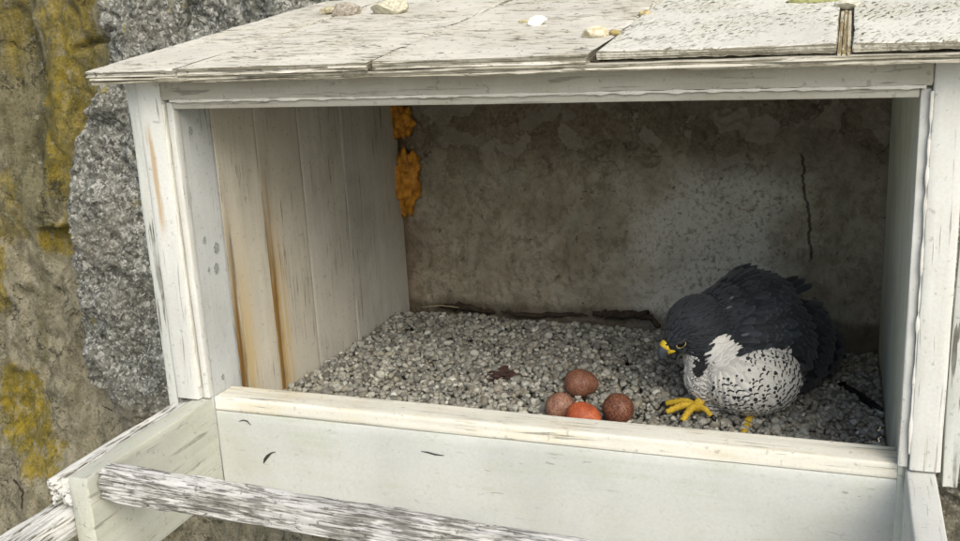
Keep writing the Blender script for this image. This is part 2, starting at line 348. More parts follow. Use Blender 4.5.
# inner back wall
def back_y(X, Z):
    P = np.stack([X, X*0, Z], -1)
    y = .737-.008*fbm(P*5, 3)-.007*fbm(P*20+3, 4)*(1+1.6*st(Z, .13, .28))-.003*fbm(P*60+3, 3)*(1+st(Z, .15, .3))
    for (cx, cz, r, dep) in ((.55, .335, .020, .006), (.69, .30, .022, .007), (.80, .335, .03, .006), (.47, .33, .018, .005), (.43, .14, .018, .004), (.36, .30, .02, .004)):
        dd = np.sqrt((X-cx)**2+((Z-cz)*1.1)**2)+.006*fbm(P*70, 2); y = y-dep*(1-st(dd, r*.8, r))
    for (cx, cz, r) in ((.486, .272, .012), (.525, .24, .016), (.44, .275, .007), (.66, .335, .014)):
        dd = np.sqrt(((X-cx)*.7)**2+(Z-cz)**2)+.006*fbm(P*60, 2); y = y+.012*(1-st(dd, r*.5, r))
    cx = .806+.02*st(.25-Z, 0, .18)+.008*fbm(P*np.array([0, 1, 40]), 3)
    y = y+.0*np.exp(-((X-cx)/.0030)**2)*st(Z, .03, .06)*(1-st(Z, .25, .27))
    cx = .335+.02*np.sin(Z*28); y = y+.008*np.exp(-((X-cx)/.003)**2)*st(Z, -.03, 0)*(1-st(Z, .06, .09))
    return y
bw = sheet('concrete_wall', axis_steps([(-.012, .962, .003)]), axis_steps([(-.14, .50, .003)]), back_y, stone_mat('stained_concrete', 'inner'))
tag(bw, 'stained old concrete wall closing the back of the nest box', 'wall')

# ================================================================== the nest box
box = thing('nest_box', 'weathered white wooden nest box with sloping plywood roof and open front', 'nest box', (.475, .36, -.2))
m_face = paint('face_paint', (.58, .59, .55), wear=.02, dirt=(.46, .44, .35), dirt_amt=.4, crack_amt=.0, grain=(5, 110, 110), tick=(9, 190, 0, .625, .55))
m_postl = paint('left_post_paint', (.58, .59, .55), wear=.02, dirt=(.46, .44, .35), dirt_amt=.4, crack_amt=.0, grain=(5, 110, 110), tick=(9, 190, 0, .625, .55), stain=[(-.0055, .008, (.38, .29, .17), .0, .05, .9)])
m_strip = paint('worn_strip_paint', (.50, .52, .48), wear=.22, dirt_amt=.5, crack_amt=.0, grain=(6, 120, 120), tick=(8, 150, 0, .56, .9))
m_head = paint('header_paint', (.44, .43, .365), wear=.04, dirt=(.28, .26, .19), dirt_amt=.6, crack_amt=.0, speck=.3, tick=(9, 160, 0, .60, .5))
m_panel = paint('front_panel_paint', (.515, .53, .49), wear=.0, dirt=(.43, .45, .36), dirt_amt=.75, crack=(4, 60, 60), crack_amt=.0, grain=(3, 70, 70), tick=(26, 150, .1, .66, .45), depth=.0004, rough=.55, speck=.12)
m_lip = paint('lip_paint', (.68, .67, .58), wood=(.48, .41, .27), wear=.14, dirt=(.57, .50, .33), dirt_amt=.75, crack_amt=.0, tick=(9, 190, 0, .60, .6), crack=(5, 110, 110), depth=.0008)
m_arm = paint('arm_paint', (.50, .51, .44), wear=.03, dirt=(.36, .37, .24), dirt_amt=.5, crack_amt=.0, tick=(9, 130, 0, .62, .5), grain=(3, 70, 70), depth=.0006)
m_armin = paint('arm_inner_paint', (.42, .44, .37), wear=.0, dirt=(.33, .34, .26), dirt_amt=.5, crack_amt=.2, depth=.0004)
m_old = paint('flaking_rail_paint', (.50, .50, .475), wood=(.27, .265, .235), wear=.54, grain=(24, 330, 330), dirt_amt=.5, crack=(16, 190, 190), crack_amt=.9, depth=.003, speck=.6, tick=(22, 300, 0, .57, .6))
m_old2 = paint('flaking_plank_paint', (.57, .57, .53), wood=(.22, .20, .15), wear=.50, grain=(8, 170, 170), dirt_amt=.3, crack=(9, 150, 150), crack_amt=.9, depth=.002, tick=(9, 190, 0, .55, .9))
m_caulk = paint('caulk', (.66, .65, .58), wear=.05, dirt_amt=.3, crack_amt=.3)
m_roofa = paint('roof_paint_long', (.62, .60, .525), wood=(.30, .27, .20), wear=.27, dirt=(.46, .43, .32), dirt_amt=.8, grain=(9, 110, 110), crack=(14, 90, 90), crack_amt=.15, depth=.0016, speck=1, tick=(30, 150, .2, .555, .9), edge=1)
m_roofc = paint('roof_paint_crazed', (.63, .625, .555), wood=(.24, .21, .16), wear=.22, dirt=(.50, .49, .38), dirt_amt=.7, grain=(24, 130, 130), crack=(34, 125, 125), crack_amt=.0, depth=.0022, speck=.8, tick=(60, 210, .35, .555, .95), edge=1)
m_deck = paint('roof_deck_edge', (.48, .46, .38), wood=(.17, .15, .11), wear=.45, dirt_amt=.4, grain=(8, 140, 140), crack=(10, 160, 160), crack_amt=1, depth=.002, edge=1)
m_slat = paint('bare_slat', (.50, .46, .33), wood=(.30, .24, .13), wear=.6, grain=(5, 120, 120), dirt_amt=.4)
def inner(name, col, **k): return paint(name, col, wood=(.30, .25, .17), dirt=(.27, .23, .16), dirt_amt=.35, wear=k.pop('wear', .12), grain=(4, 110, 110), crack_amt=.0, tick=(7, 190, 0, .60, .6), **k)
BR = (.155, .085, .022)
m_in = [inner('inner_grey', (.52, .545, .53), wear=.04),
        inner('inner_stained', (.60, .57, .47), stain=[(.035, .050, (.50, .38, .18), .16, -.16, .85), (.050, .020, BR, .20, -.10, 1.)]),
        inner('inner_stained_two', (.58, .55, .46), stain=[(.05, .045, (.50, .36, .15), .20, -.14, .85), (.060, .018, (.20, .11, .025), .24, -.08, 1.)]),
        inner('inner_cream', (.58, .56, .49)), inner('inner_rear', (.54, .53, .47), wear=.16)]
m_right = inner('inner_right', (.55, .58, .49), wear=.22)

# side walls, floor
ys = [-.002, .078, .192, .325, .48, .728]
for i in range(5):
    a, b = ys[i], ys[i+1]
    # local axes for grain z: x->z, y->x, z->y ; the seen face is +local y, so give stains by local z: swap below
    c = Vector((-.010, (a+b)/2, .16)); Rm = Matrix(((0, 0, 1, 0), (0, -1, 0, 0), (1, 0, 0, 0), (0, 0, 0, 1)))
    board('plank', (.64, b-a-.0003, .018), m_in[i], box, Matrix.Translation(c-Vector((0, 0, 0))) @ Rm, res=(.03, .008), groove=.0007, gfreq=(3, 60), rad=.0004, seed=i)
for i, (a, b) in enumerate(((-.002, .26), (.26, .50), (.50, .728))):
    c = Vector((.960, (a+b)/2, .16)); Rm = Matrix(((0, 0, -1, 0), (0, 1, 0, 0), (1, 0, 0, 0), (0, 0, 0, 1)))
    o = board('side_panel', (.64, b-a-.001, .018), m_right, box, Matrix.Translation(c) @ Rm, res=(.03, .008), groove=.0012, gfreq=(3, 60), rad=.0015, seed=20+i)
box_board('floor', (.001, .0, -.20), (.949, .73, -.185), 'x', m_deck, box, res=(.1, .05))
# knots and plugs on the front plank
kn = NT('knot_paint'); km = kn.done(kn.mix(kn.sm(kn.noise(300, 3, .6), .4, .6), (.34, .36, .35), (.20, .215, .21)))
for (y, z, r) in ((.053, .217, .0085), (.047, .187, .0085), (.026, .235, .006), (.028, .19, .004), (.03, .02, .005), (.025, .395, .006)):
    V = [(.0006, 0, 0)]; Fc = []
    for k in range(20):
        a = k*math.tau/20; V.append((.0006, r*math.cos(a)*.8, r*math.sin(a))); Fc.append((0, k+1, (k+1) % 20+1))
    kk = mesh_obj('wood_plug', V+[(-.002, v[1]*1.05, v[2]*1.05) for v in V[1:]], Fc+[(k+1, k+21, (k+1) % 20+21, (k+1) % 20+1) for k in range(20)], km, box, False)
    place(kk, Matrix.Translation((-.0011, y, z)))
# face frame : posts
box_board('post', (-.052, -.018, -.0), (-.012, .004, .468), 'z', m_postl, box, res=(.02, .008), groove=.0008, seed=1)
box_board('post_strip', (-.072, -.014, -.02), (-.0535, .012, .468), 'z', m_strip, box, res=(.01, .006), groove=.002, seed=2, wob=.002)
box_board('post', (.962, -.018, .0), (.996, .004, .468), 'z', m_face, box, res=(.02, .008), groove=.0008, seed=3)
box_board('post_strip', (.9985, -.012, -.02), (1.016, .016, .468), 'z', m_strip, box, res=(.008, .005), groove=.003, seed=4, wob=.002)
box_board('trim', (-.0115, -.010, .0), (.0, .006, .44), 'z', m_face, box, res=(.03, .006), seed=5, groove=.0004)
box_board('trim', (.950, -.010, .0), (.9615, .006, .44), 'z', m_face, box, res=(.03, .006), seed=6, groove=.0004)
box_board('header', (-.0115, -.018, .4425), (.9615, .004, .478), 'x', m_head, box, res=(.03, .006), groove=.0006, seed=7)
box_board('trim', (.0005, -.011, .4295), (.9495, .006, .4420), 'x', m_head, box, res=(.03, .006), groove=.0004, seed=8)
box_board('caulk_line', (.0, -.0165, .4395), (.955, -.0115, .4435), 'x', m_caulk, box, res=(.004, .002), wob=.0018, wobf=70, rad=.001, seed=9)
box_board('caulk_line', (-.0145, -.0165, .02), (-.0105, -.0115, .437), 'z', m_caulk, box, res=(.004, .002), wob=.0016, wobf=60, rad=.001, seed=10)
box_board('caulk_line', (.9600, -.0165, .02), (.9635, -.0115, .437), 'z', m_caulk, box, res=(.004, .002), wob=.0016, wobf=60, rad=.001, seed=11)
# front panel and the lip over it
box_board('front_panel', (.0, .0003, -.200), (.955, .018, -.0222), 'x', m_panel, box, res=(.03, .012), wob=.0008, seed=12)
box_board('threshold_board', (.0, -.0003, -.0220), (.955, .050, .0), 'x', m_lip, box, res=(.01, .004), groove=.0010, gfreq=(3, 70), rad=.0030, wob=.0008, seed=13)
# perch arms, rail, planks
def arm(x0, x1, s):
    a = box_board('perch_arm', (x0, -.276, -.155), (x1, .0, -.001), 'y', m_arm if s == 0 else m_face, box, res=(.015, .006), groove=.0012, rad=.003, seed=30+s, wob=.001)
    return a
arm(-.031, -.0005, 0); arm(.9585, .992, 1)
c = Vector((.4785, -.246, -.0315)); ang = math.radians(1.75)
board('perch_rail', (.950, .030, .046), m_old, box, Matrix.Translation(c) @ Matrix.Rotation(ang, 4, 'Y'), res=(.006, .0022), groove=.0045, gfreq=(12, 260), rad=.006, wob=.003, seed=15, endj=.02)
box_board('weathered_plank', (-.070, -.268, -.050), (-.0325, .20, -.010), 'y', m_old2, box, res=(.008, .0025), groove=.0035, gfreq=(8, 150), rad=.006, wob=.004, seed=16, endj=.02)
box_board('weathered_plank', (-.086, -.95, -.088), (-.034, -.236, -.052), 'y', m_old2, box, res=(.008, .0025), groove=.0045, gfreq=(8, 150), rad=.008, wob=.004, seed=17)
# roof: deck with panels on it
sl = math.atan(.1195)
roof = bpy.data.objects.new('roof', None); COL.objects.link(roof); roof.parent = box; roof.location = Vector((.475, .3, .5))-box.location
def on_roof(x, y, h): return Vector((x, y, .4888+.1195*(y+.05)+h))
def roof_board(name, x0, x1, y0, y1, h0, h1, mat, along='x', **k):
    c = on_roof((x0+x1)/2, (y0+y1)/2, (h0+h1)/2); Ry = Matrix.Rotation(sl, 4, 'X')
    if along == 'y': Mx = Matrix.Translation(c) @ Ry @ Matrix.Rotation(math.pi/2, 4, 'Z'); size = ((y1-y0)/math.cos(sl), x1-x0, h1-h0)
    else: Mx = Matrix.Translation(c) @ Ry; size = (x1-x0, (y1-y0)/math.cos(sl), h1-h0)
    return board(name, size, mat, roof, Mx, **k)
roof_board('roof_deck', -.094, 1.10, -.060, .66, -.0195, -.0105, m_deck, res=(.006, .003), lam=.006, groove=.0012, gfreq=(8, 120), rad=.003, seed=40, wob=.003)
roof_board('roof_panel', -.098, .0490, -.062, .64, -.0100, -.0003, m_roofa, res=(.007, .004), lam=.006, groove=.0008, gfreq=(10, 60), rad=.002, seed=41, wob=.0015, endj=.004, endf=16)
roof_board('roof_panel', .0512, .3265, -.064, .64, -.0100, .0, m_roofa, res=(.007, .004), lam=.006, groove=.0008, gfreq=(10, 60), rad=.0022, seed=42, wob=.002, endj=.007, endf=16)
roof_board('roof_panel', .3360, .6030, -.060, .64, -.0100, .0005, m_roofa, res=(.007, .004), lam=.005, groove=.0008, gfreq=(10, 60), rad=.0022, seed=43, wob=.002, endj=.007, endf=16)
roof_board('roof_panel', .6085, .8640, -.052, .64, -.0075, .0025, m_roofc, along='y', res=(.006, .006), groove=.0012, gfreq=(40, 110), rad=.0022, seed=44, wob=.0012)
roof_board('roof_panel', .8800, 1.100, -.050, .64, -.0080, .0015, m_roofc, along='y', res=(.006, .006), groove=.0014, gfreq=(40, 110), rad=.0022, seed=45, wob=.0012)
m_seam_shade = simple_seam_shade = paint('seam_shade', (.07, .06, .04), wood=(.03, .025, .02), wear=.4, dirt=(.13, .11, .07), dirt_amt=.5, crack_amt=0)  # dark strips in the shallow seams paint in the gap's shade over deck debris
roof_board('seam_shade', .3235, .3385, -.058, .60, -.0105, -.0072, m_seam_shade, along='y', res=(.006, .004), groove=.002, gfreq=(60, 90), rad=.001, seed=60, wob=.002, wobf=30)
roof_board('seam_shade', .6000, .6110, -.048, .60, -.0105, -.0072, m_seam_shade, along='y', res=(.006, .004), groove=.002, gfreq=(60, 90), rad=.001, seed=61, wob=.002, wobf=30)
for k in range(3): roof_board('slat', .8652+.0045*k, .8692+.0045*k, -.056, .60, -.0100, -.0035+.0006*(k % 2), m_slat, along='y', res=(.02, .003), rad=.0008, seed=50+k)

# ================================================================== gravel
def gz(x, y):
    z = -.064-.018*np.asarray(x)-.010*(np.asarray(y)/.7)
    P = np.stack([np.asarray(x), np.asarray(y), np.asarray(x)*0], -1); z = z+.006*fbm(P*7, 2)
    z = z-.012*np.exp(-(((x-.52)/.07)**2+((y-.25)/.07)**2))
    z = z-.022*st(np.asarray(y), .66, .72)*(1-st(np.asarray(x), .6, .68)*.3)-.02*st(np.asarray(y), .5, .65)*st(np.asarray(x), .75, .9)
    return z
def ico(sub):
    bm = bmesh.new(); bmesh.ops.create_icosphere(bm, subdivisions=sub, radius=1)
    V = np.array([v.co[:] for v in bm.verts]); F = np.array([[v.index for v in f.verts] for f in bm.faces]); bm.free(); return V, F
IV, IF = ico(2)
def lump(seed, sub=2, amt=.32, facets=10):
    "an angular pebble: a sphere cut by random planes"
    V, F = (IV, IF) if sub == 2 else ico(sub); r = np.random.default_rng(seed); P = V.copy()
    for k in range(facets):
        d = r.normal(size=3); d /= np.linalg.norm(d); lim = r.uniform(.55, .88); t = P@d; ex = np.clip(t-lim, 0, None); P = P-ex[:, None]*d*.95
    P = P*(1+.10*fbm(V*1.7+seed*3.3, 2)[:, None]); return P, F
variants = [lump(s)[0] for s in range(24)]
pts = []
for layer, (sp, dz) in enumerate(((.0100, -.004), (.0096, .002))):
    nx, ny = int(.955/sp), int(.70/sp)
    gx, gy = np.meshgrid(np.arange(nx), np.arange(ny), indexing='ij')
    x = (gx.ravel()+.5*(gy.ravel() % 2))*sp+.002+rng.uniform(-.35, .35, gx.size)*sp; y = .022+gy.ravel()*sp+rng.uniform(-.35, .35, gx.size)*sp
    if layer == 1: keep = rng.random(gx.size) < .88; x, y = x[keep], y[keep]
    z = gz(x, y)+dz+rng.uniform(-.0025, .003, x.size); pts.append(np.stack([x, y, z], -1))
pts = np.concatenate(pts); pts = pts[(pts[:, 0] > .004) & (pts[:, 0] < .946) & (pts[:, 1] < .728)]
N = len(pts)
q = rng.normal(size=(N, 4)); q /= np.linalg.norm(q, axis=1)[:, None]
a, b, c, d = q.T
RM = np.stack([a*a+b*b-c*c-d*d, 2*(b*c-a*d), 2*(b*d+a*c), 2*(b*c+a*d), a*a-b*b+c*c-d*d, 2*(c*d-a*b), 2*(b*d-a*c), 2*(c*d+a*b), a*a-b*b-c*c+d*d], -1).reshape(N, 3, 3)
sc = np.clip(rng.lognormal(math.log(.0056), .30, N), .0032, .0118)[:, None]*rng.uniform(.7, 1.15, (N, 3))
var = np.array(variants)[rng.integers(0, 24, N)]
PV = np.einsum('nij,nvj->nvi', RM, var*sc[:, None, :])*np.array([1, 1, .85])+pts[:, None, :]
nv = IV.shape[0]; FF = (IF[None]+(np.arange(N)*nv)[:, None, None]).reshape(-1, 3)
me = bpy.data.meshes.new('gravel'); me.vertices.add(N*nv); me.vertices.foreach_set('co', PV.reshape(-1).astype(np.float32))
me.loops.add(FF.size); me.loops.foreach_set('vertex_index', FF.ravel().astype(np.int32)); me.polygons.add(len(FF)); me.polygons.foreach_set('loop_start', np.arange(0, FF.size, 3, dtype=np.int32))
me.update(calc_edges=True)
pal = np.array([(.30, .29, .26), (.24, .235, .21), (.17, .165, .15), (.36, .35, .31), (.22, .20, .165), (.12, .115, .10), (.45, .44, .40), (.28, .26, .21), (.20, .205, .19)])
ci = rng.choice(len(pal), N, p=[.2, .17, .13, .15, .1, .07, .05, .08, .05]); cc = pal[ci]*rng.uniform(.75, 1.25, (N, 1))*1.15*np.array((.98, 1, .965))
ca = me.color_attributes.new('tint', 'FLOAT_COLOR', 'POINT'); full = np.ones((N, nv, 4), np.float32); full[..., :3] = cc[:, None, :]; ca.data.foreach_set('color', full.ravel())
gn = NT('gravel_stone', .88); gn.p = gn.obj; at = gn.node('ShaderNodeVertexColor', layer_name='tint')
gc = gn.mix(gn.math('MULTIPLY', gn.sm(gn.noise(420, 4, .7), .4, .65), .45), at.outputs[0], (.10, .095, .08))
gc = gn.mix(gn.math('MULTIPLY', gn.sm(gn.noise(9, 4, .6), .55, .7), .30), gc, (.16, .145, .10))
me.materials.append(gn.done(gc, gn.bump(gn.noise(500, 4, .7), .5, .0008)))
gravel = link(bpy.data.objects.new('gravel', me)); gravel['kind'] = 'stuff'; gravel['label'] = 'pale grey crushed gravel covering the nest box floor'

# ================================================================== eggs
def egg_mat(name, base, deep, spot, amt):
    n = NT(name, .55); b = n.noise(70, 6, .75); c = n.mix(n.sm(b, .40, .60), base, deep)
    s = n.sm(n.noise(430, 4, .7, .2), .61-amt*.11, .67-amt*.11); c = n.mix(s, c, spot)
    pal_ = n.sm(n.noise(430, 3, .6), .63, .70); c = n.mix(n.math('MULTIPLY', pal_, .35), c, tuple(min(1, v*2.1+.08) for v in base))
    return n.done(c, n.bump(n.noise(600, 2, .5), .15, .0004))
def egg(label, loc, dims, rot, mat):
    V, F = ico(4); P = V.copy(); P[:, 1:] *= (1-.17*P[:, :1]); P[:, 0] *= dims[0]*.555; P[:, 1:] *= dims[1]*.555
    o = mesh_obj('falcon_egg', P, F.tolist(), mat); o.location = loc; o.rotation_euler = rot; return tag(o, label, 'egg', 'falcon eggs on the gravel')
E_ = [('brown speckled egg lying farthest back of the four, behind the bright orange-red one', (.484, .325, -.063), (.052, .043), (.1, .05, .35), egg_mat('egg_brown', (.24, .115, .07), (.16, .07, .043), (.07, .022, .015), .9)),
      ('pale pinkish speckled egg at the left end of the clutch against the front board', (.478, .215, -.060), (.044, .042), (0, .2, 1.9), egg_mat('egg_pink', (.30, .165, .11), (.20, .10, .062), (.09, .032, .02), .9)),
      ('bright orange-red egg partly hidden by the front board, in front of the brown egg', (.522, .190, -.062), (.050, .040), (.1, .0, -.2), egg_mat('egg_red', (.46, .115, .040), (.30, .065, .025), (.16, .035, .018), .75)),
      ('dark reddish brown heavily speckled egg, nearest to the falcon', (.566, .236, -.064), (.045, .044), (.1, .3, 1.2), egg_mat('egg_dark', (.23, .10, .055), (.14, .055, .032), (.045, .013, .01), 1.0))]
for e in E_: egg(*e)

# ================================================================== the falcon
B0 = Vector((.735, .33, -.085)); bird = thing('falcon', 'grey-backed peregrine falcon with white spotted breast bending over its eggs', 'falcon', B0)
bf = Vector((-.65, -.76, 0)).normalized(); bs = Vector((0, 0, 1)).cross(bf)
def BW(o_, f, s, z): return Vector(o_)+bf*f+bs*s+Vector((0, 0, z))
def ell(bm, c, r, R=None):
    m4 = Matrix.Translation(c) @ ((R.to_4x4()) if R is not None else Matrix.Identity(4)) @ Matrix.Diagonal((*r, 1))
    bmesh.ops.create_icosphere(bm, subdivisions=4, radius=1, matrix=m4)
def frame(fwd, up=Vector((0, 0, 1))):
    x = Vector(fwd).normalized(); y = up.cross(x).normalized(); z = x.cross(y); return Matrix((x, y, z)).transposed()
bodyR = frame(bf+Vector((0, 0, .15)))
HC = Vector((.672, .314, .054)); hd = Vector((-.72, -.48, -.50)).normalized(); HR = frame(hd)
bm = bmesh.new()
ell(bm, (.762, .376, .012), (.098, .080, .088), bodyR)
ell(bm, (.748, .322, -.022), (.080, .082, .064), bodyR)                    # breast and belly
ell(bm, (.748, .395, .060), (.075, .070, .060), bodyR)                     # shoulders
ell(bm, (.712, .354, .060), (.056, .054, .048), frame(Vector((-.8, -.45, -.25))))   # nape
ell(bm, (.700, .318, .012), (.050, .046, .054)); ell(bm, (.695, .300, -.022), (.040, .036, .044))                            # throat
ell(bm, HC, (.050, .046, .046), HR)
ell(bm, (.647, .291, .036), (.024, .024, .021), HR)
ell(bm, (.815, .395, .000), (.075, .040, .078), frame(bf+Vector((0, 0, .35))))       # folded left wing bulk
ell(bm, (.83, .45, -.02), (.07, .045, .055), bodyR)                        # rump
ell(bm, (.700, .300, -.058), (.022, .020, .030))                           # feathered thigh
me = bpy.data.meshes.new('body'); bm.to_mesh(me); bm.free()
tmp = bpy.data.objects.new('tmp_body', me); COL.objects.link(tmp)
md = tmp.modifiers.new('r', 'REMESH'); md.mode = 'VOXEL'; md.voxel_size = .0035
md = tmp.modifiers.new('s', 'SMOOTH'); md.factor = .6; md.iterations = 9
dg = bpy.context.evaluated_depsgraph_get(); dg.update(); bme = bpy.data.meshes.new_from_object(tmp.evaluated_get(dg)); bpy.data.objects.remove(tmp)
nV = len(bme.vertices); BV = np.zeros(nV*3); bme.vertices.foreach_get('co', BV); BV = BV.reshape(-1, 3)
BN = np.zeros(nV*3); bme.vertices.foreach_get('normal', BN); BN = BN.reshape(-1, 3)

SLATE = np.array((.0175, .0218, .0270)); DARK = np.array((.010, .011, .0125)); WHITE = np.array((.62, .61, .56)); CREAM = np.array((.60, .58, .47))
def dist(P, c): return np.linalg.norm(P-np.array(c), axis=-1)
wingc = np.array((.815, .395, 0.)); bsn = np.array(bs); bfn = np.array(bf)
def regions(P):
    """0 slate back, 1 spotted white breast, 2 wing, 3 head slate, 4 white cheek, 5 dark moustache, 6 barred throat, 7 barred flank"""
    n = len(P); r = np.zeros(n, int); nz = .008*fbm(P*60, 2)
    f = (P-np.array((.758, .372, 0)))@bfn; s = (P-np.array((.758, .372, 0)))@bsn; z = P[:, 2]
    edge = .018+.10*np.clip(s-.045, 0, .1)*0
    low = z < (.020+nz*.9+.50*np.clip(s-.045, 0, .032)-.9*np.clip(s-.076, 0, .2))
    front = (f > -.02) | (s > .02)
    r[low & front] = 1
    r[(r == 1) & (f < .045) & (s > .045) & (z > -.05)] = 7
    wing = (s > .050+nz*.6) & (f < .010+nz) ; r[wing] = 2
    r[(s > .04) & (f < -.02)] = 2
    r[(f < -.055)] = np.where(r[(f < -.055)] == 1, 2, r[(f < -.055)])
    hx = (P-np.array(HC))@np.array(hd); hdist = dist(P, HC)
    head = (hdist < .062) | (dist(P, (.652, .292, .036)) < .035); r[head & (z > .012+nz*.5)] = 3
    thr = (dist(P, (.668, .280, -.006)) < .040) & (z < .016+nz*.5); r[thr] = 6
    r[(dist((P-np.array((.679, .266, .008)))*np.array((1, 1, .66)), (0, 0, 0)) < .0145+nz*.4)] = 5
    r[(dist(P, (.712, .274, .026)) < .023+nz*.7)] = 4
    r[(dist(P, (.686, .270, .036)) < .013)] = 3
    return r
BR_ = regions(BV)
colmap = {0: SLATE, 1: WHITE, 2: SLATE, 3: SLATE*.85, 4: WHITE*1.1, 5: DARK, 6: WHITE*.8, 7: WHITE*.85}
vc = np.ones((nV, 4), np.float32); vc[:, :3] = np.array([colmap[k]*.8 for k in BR_])
LB = BV-np.array(B0); bme.vertices.foreach_set('co', LB.ravel())
bme.color_attributes.new('tint', 'FLOAT_COLOR', 'POINT').data.foreach_set('color', vc.ravel())
n = NT('down', .8); n.p = n.obj; at = n.node('ShaderNodeVertexColor', layer_name='tint')
bm_mat = n.done(n.mix(n.math('MULTIPLY', n.sm(n.noise(260, 4, .6), .4, .7), .4), at.outputs[0], n.mix(1.0, at.outputs[0], (.45, .45, .45), 'MULTIPLY')), n.bump(n.noise((300, 300, 300), 4, .6), .5, .001))
bme.materials.clear(); bme.materials.append(bm_mat); bme.polygons.foreach_set('use_smooth', [True]*len(bme.polygons))
body = link(bpy.data.objects.new('body', bme), bird)

# --- plumage: small overlapping feathers, one mesh
def feather_material():
    n = NT('feather', .6); n.p = n.obj
    at = n.node('ShaderNodeVertexColor', layer_name='tint'); pt = n.node('ShaderNodeAttribute', attribute_name='pat'); uv = n.node('ShaderNodeUVMap', uv_map='uv')
    X = n.xyz(uv.outputs[0]); u, v = X[0], X[1]; kind = pt.outputs['Fac']
    du = n.math('ABSOLUTE', n.math('SUBTRACT', u, .5))
    sf = n.math('ADD', n.math('MULTIPLY', n.math('SUBTRACT', kind, 1), 2.2), .55)
    wv = n.math('ADD', n.math('ADD', v, n.math('MULTIPLY', n.math('MULTIPLY', du, du), 1.0)), n.math('MULTIPLY', n.math('SUBTRACT', n.noise(420, 2, .5), .5), .3))
    e = n.math('ADD', n.math('POWER', n.math('DIVIDE', du, n.math('MULTIPLY', sf, .25)), 2), n.math('POWER', n.math('DIVIDE', n.math('SUBTRACT', wv, .83), n.math('MULTIPLY', sf, .19)), 2))
    spot = n.math('MULTIPLY', n.sm(e, 1.2, .7), n.math('MULTIPLY', n.math('GREATER_THAN', kind, .5), n.math('LESS_THAN', kind, 1.5)))
    vv = n.math('ADD', v, n.math('MULTIPLY', du, -.25))
    bar = n.sm(n.math('SINE', n.math('MULTIPLY', vv, 13.5)), .40, .70); bar = n.math('MULTIPLY', bar, n.math('GREATER_THAN', kind, 1.5))
    bar = n.math('MULTIPLY', bar, n.math('LESS_THAN', kind, 2.5))
    mk = n.math('MAXIMUM', spot, bar)
    c = n.mix(mk, at.outputs[0], (.018, .018, .018))
    edge = n.math('MULTIPLY', n.sm(n.math('MAXIMUM', n.math('MULTIPLY', du, 2), v), .80, .97), n.math('GREATER_THAN', kind, 2.5))
    c = n.mix(n.math('MULTIPLY', edge, .6), c, (.075, .086, .098))
    shaft = n.math('MULTIPLY', n.sm(du, .035, .01), .35); c = n.mix(shaft, c, n.mix(1.0, c, (.4, .4, .4), 'MULTIPLY'))
    barb = n.math('SINE', n.math('ADD', n.math('MULTIPLY', v, 90), n.math('MULTIPLY', du, -60)))
    n.b.inputs['Sheen Weight'].default_value = .15
    return n.done(c, n.bump(barb, .25, .0006))
FM = feather_material()
acc = {'V': [], 'F': [], 'UV': [], 'C': [], 'K': []}
def feather(root, nrm, flow, L, Wd, col, kind, lift=.15, curl=.25, rows=5, acc=acc, tipr=.55):
    nrm = np.array(nrm); flow = flow-nrm*(flow@nrm); flow = flow/max(1e-6, np.linalg.norm(flow)); side = np.cross(nrm, flow); b0 = len(acc['V'])
    for i in range(rows+1):
        t = i/rows; wd = Wd*.5*(min(1, (t/.35+.25))**.8)*(1-max(0, (t-tipr)/(1-tipr))**2.2*.93)
        up = lift*L*t-curl*L*t*t
        for j in (-1, -.5, 0, .5, 1):
            p = root+flow*L*t+side*wd*j+nrm*(up-abs(j)**2*wd*.35)
            acc['V'].append(p); acc['UV'].append((.5+j*.5, t)); acc['C'].append((*col, 1)); acc['K'].append(kind)
    for i in range(rows):
        for j in range(4):
            q0 = b0+i*5+j; acc['F'].append((q0, q0+1, q0+6, q0+5))
# sample body surface
pa = np.zeros(len(bme.polygons)); bme.polygons.foreach_get('area', pa)
pc = np.zeros(len(bme.polygons)*3); bme.polygons.foreach_get('center', pc); pc = pc.reshape(-1, 3)+np.array(B0)
pn = np.zeros(len(bme.polygons)*3); bme.polygons.foreach_get('normal', pn); pn = pn.reshape(-1, 3)
order = rng.permutation(len(pc)); taken = {}; chosen = []
reg = regions(pc)
SP = {0: .0080, 1: .0066, 2: .0105, 3: .0040, 4: .0042, 5: .0040, 6: .0046, 7: .0080}
cell = .012
for i in order:
    s_ = SP[int(reg[i])]; p = pc[i]; key = tuple((p//cell).astype(int)); ok = True
    for dx in (-1, 0, 1):
        for dy in (-1, 0, 1):
            for dz in (-1, 0, 1):
                for j in taken.get((key[0]+dx, key[1]+dy, key[2]+dz), ()):
                    if np.sum((pc[j]-p)**2) < s_*s_: ok = False; break
                if not ok: break
            if not ok: break
        if not ok: break
    if ok: taken.setdefault(key, []).append(i); chosen.append(i)
back = -bfn
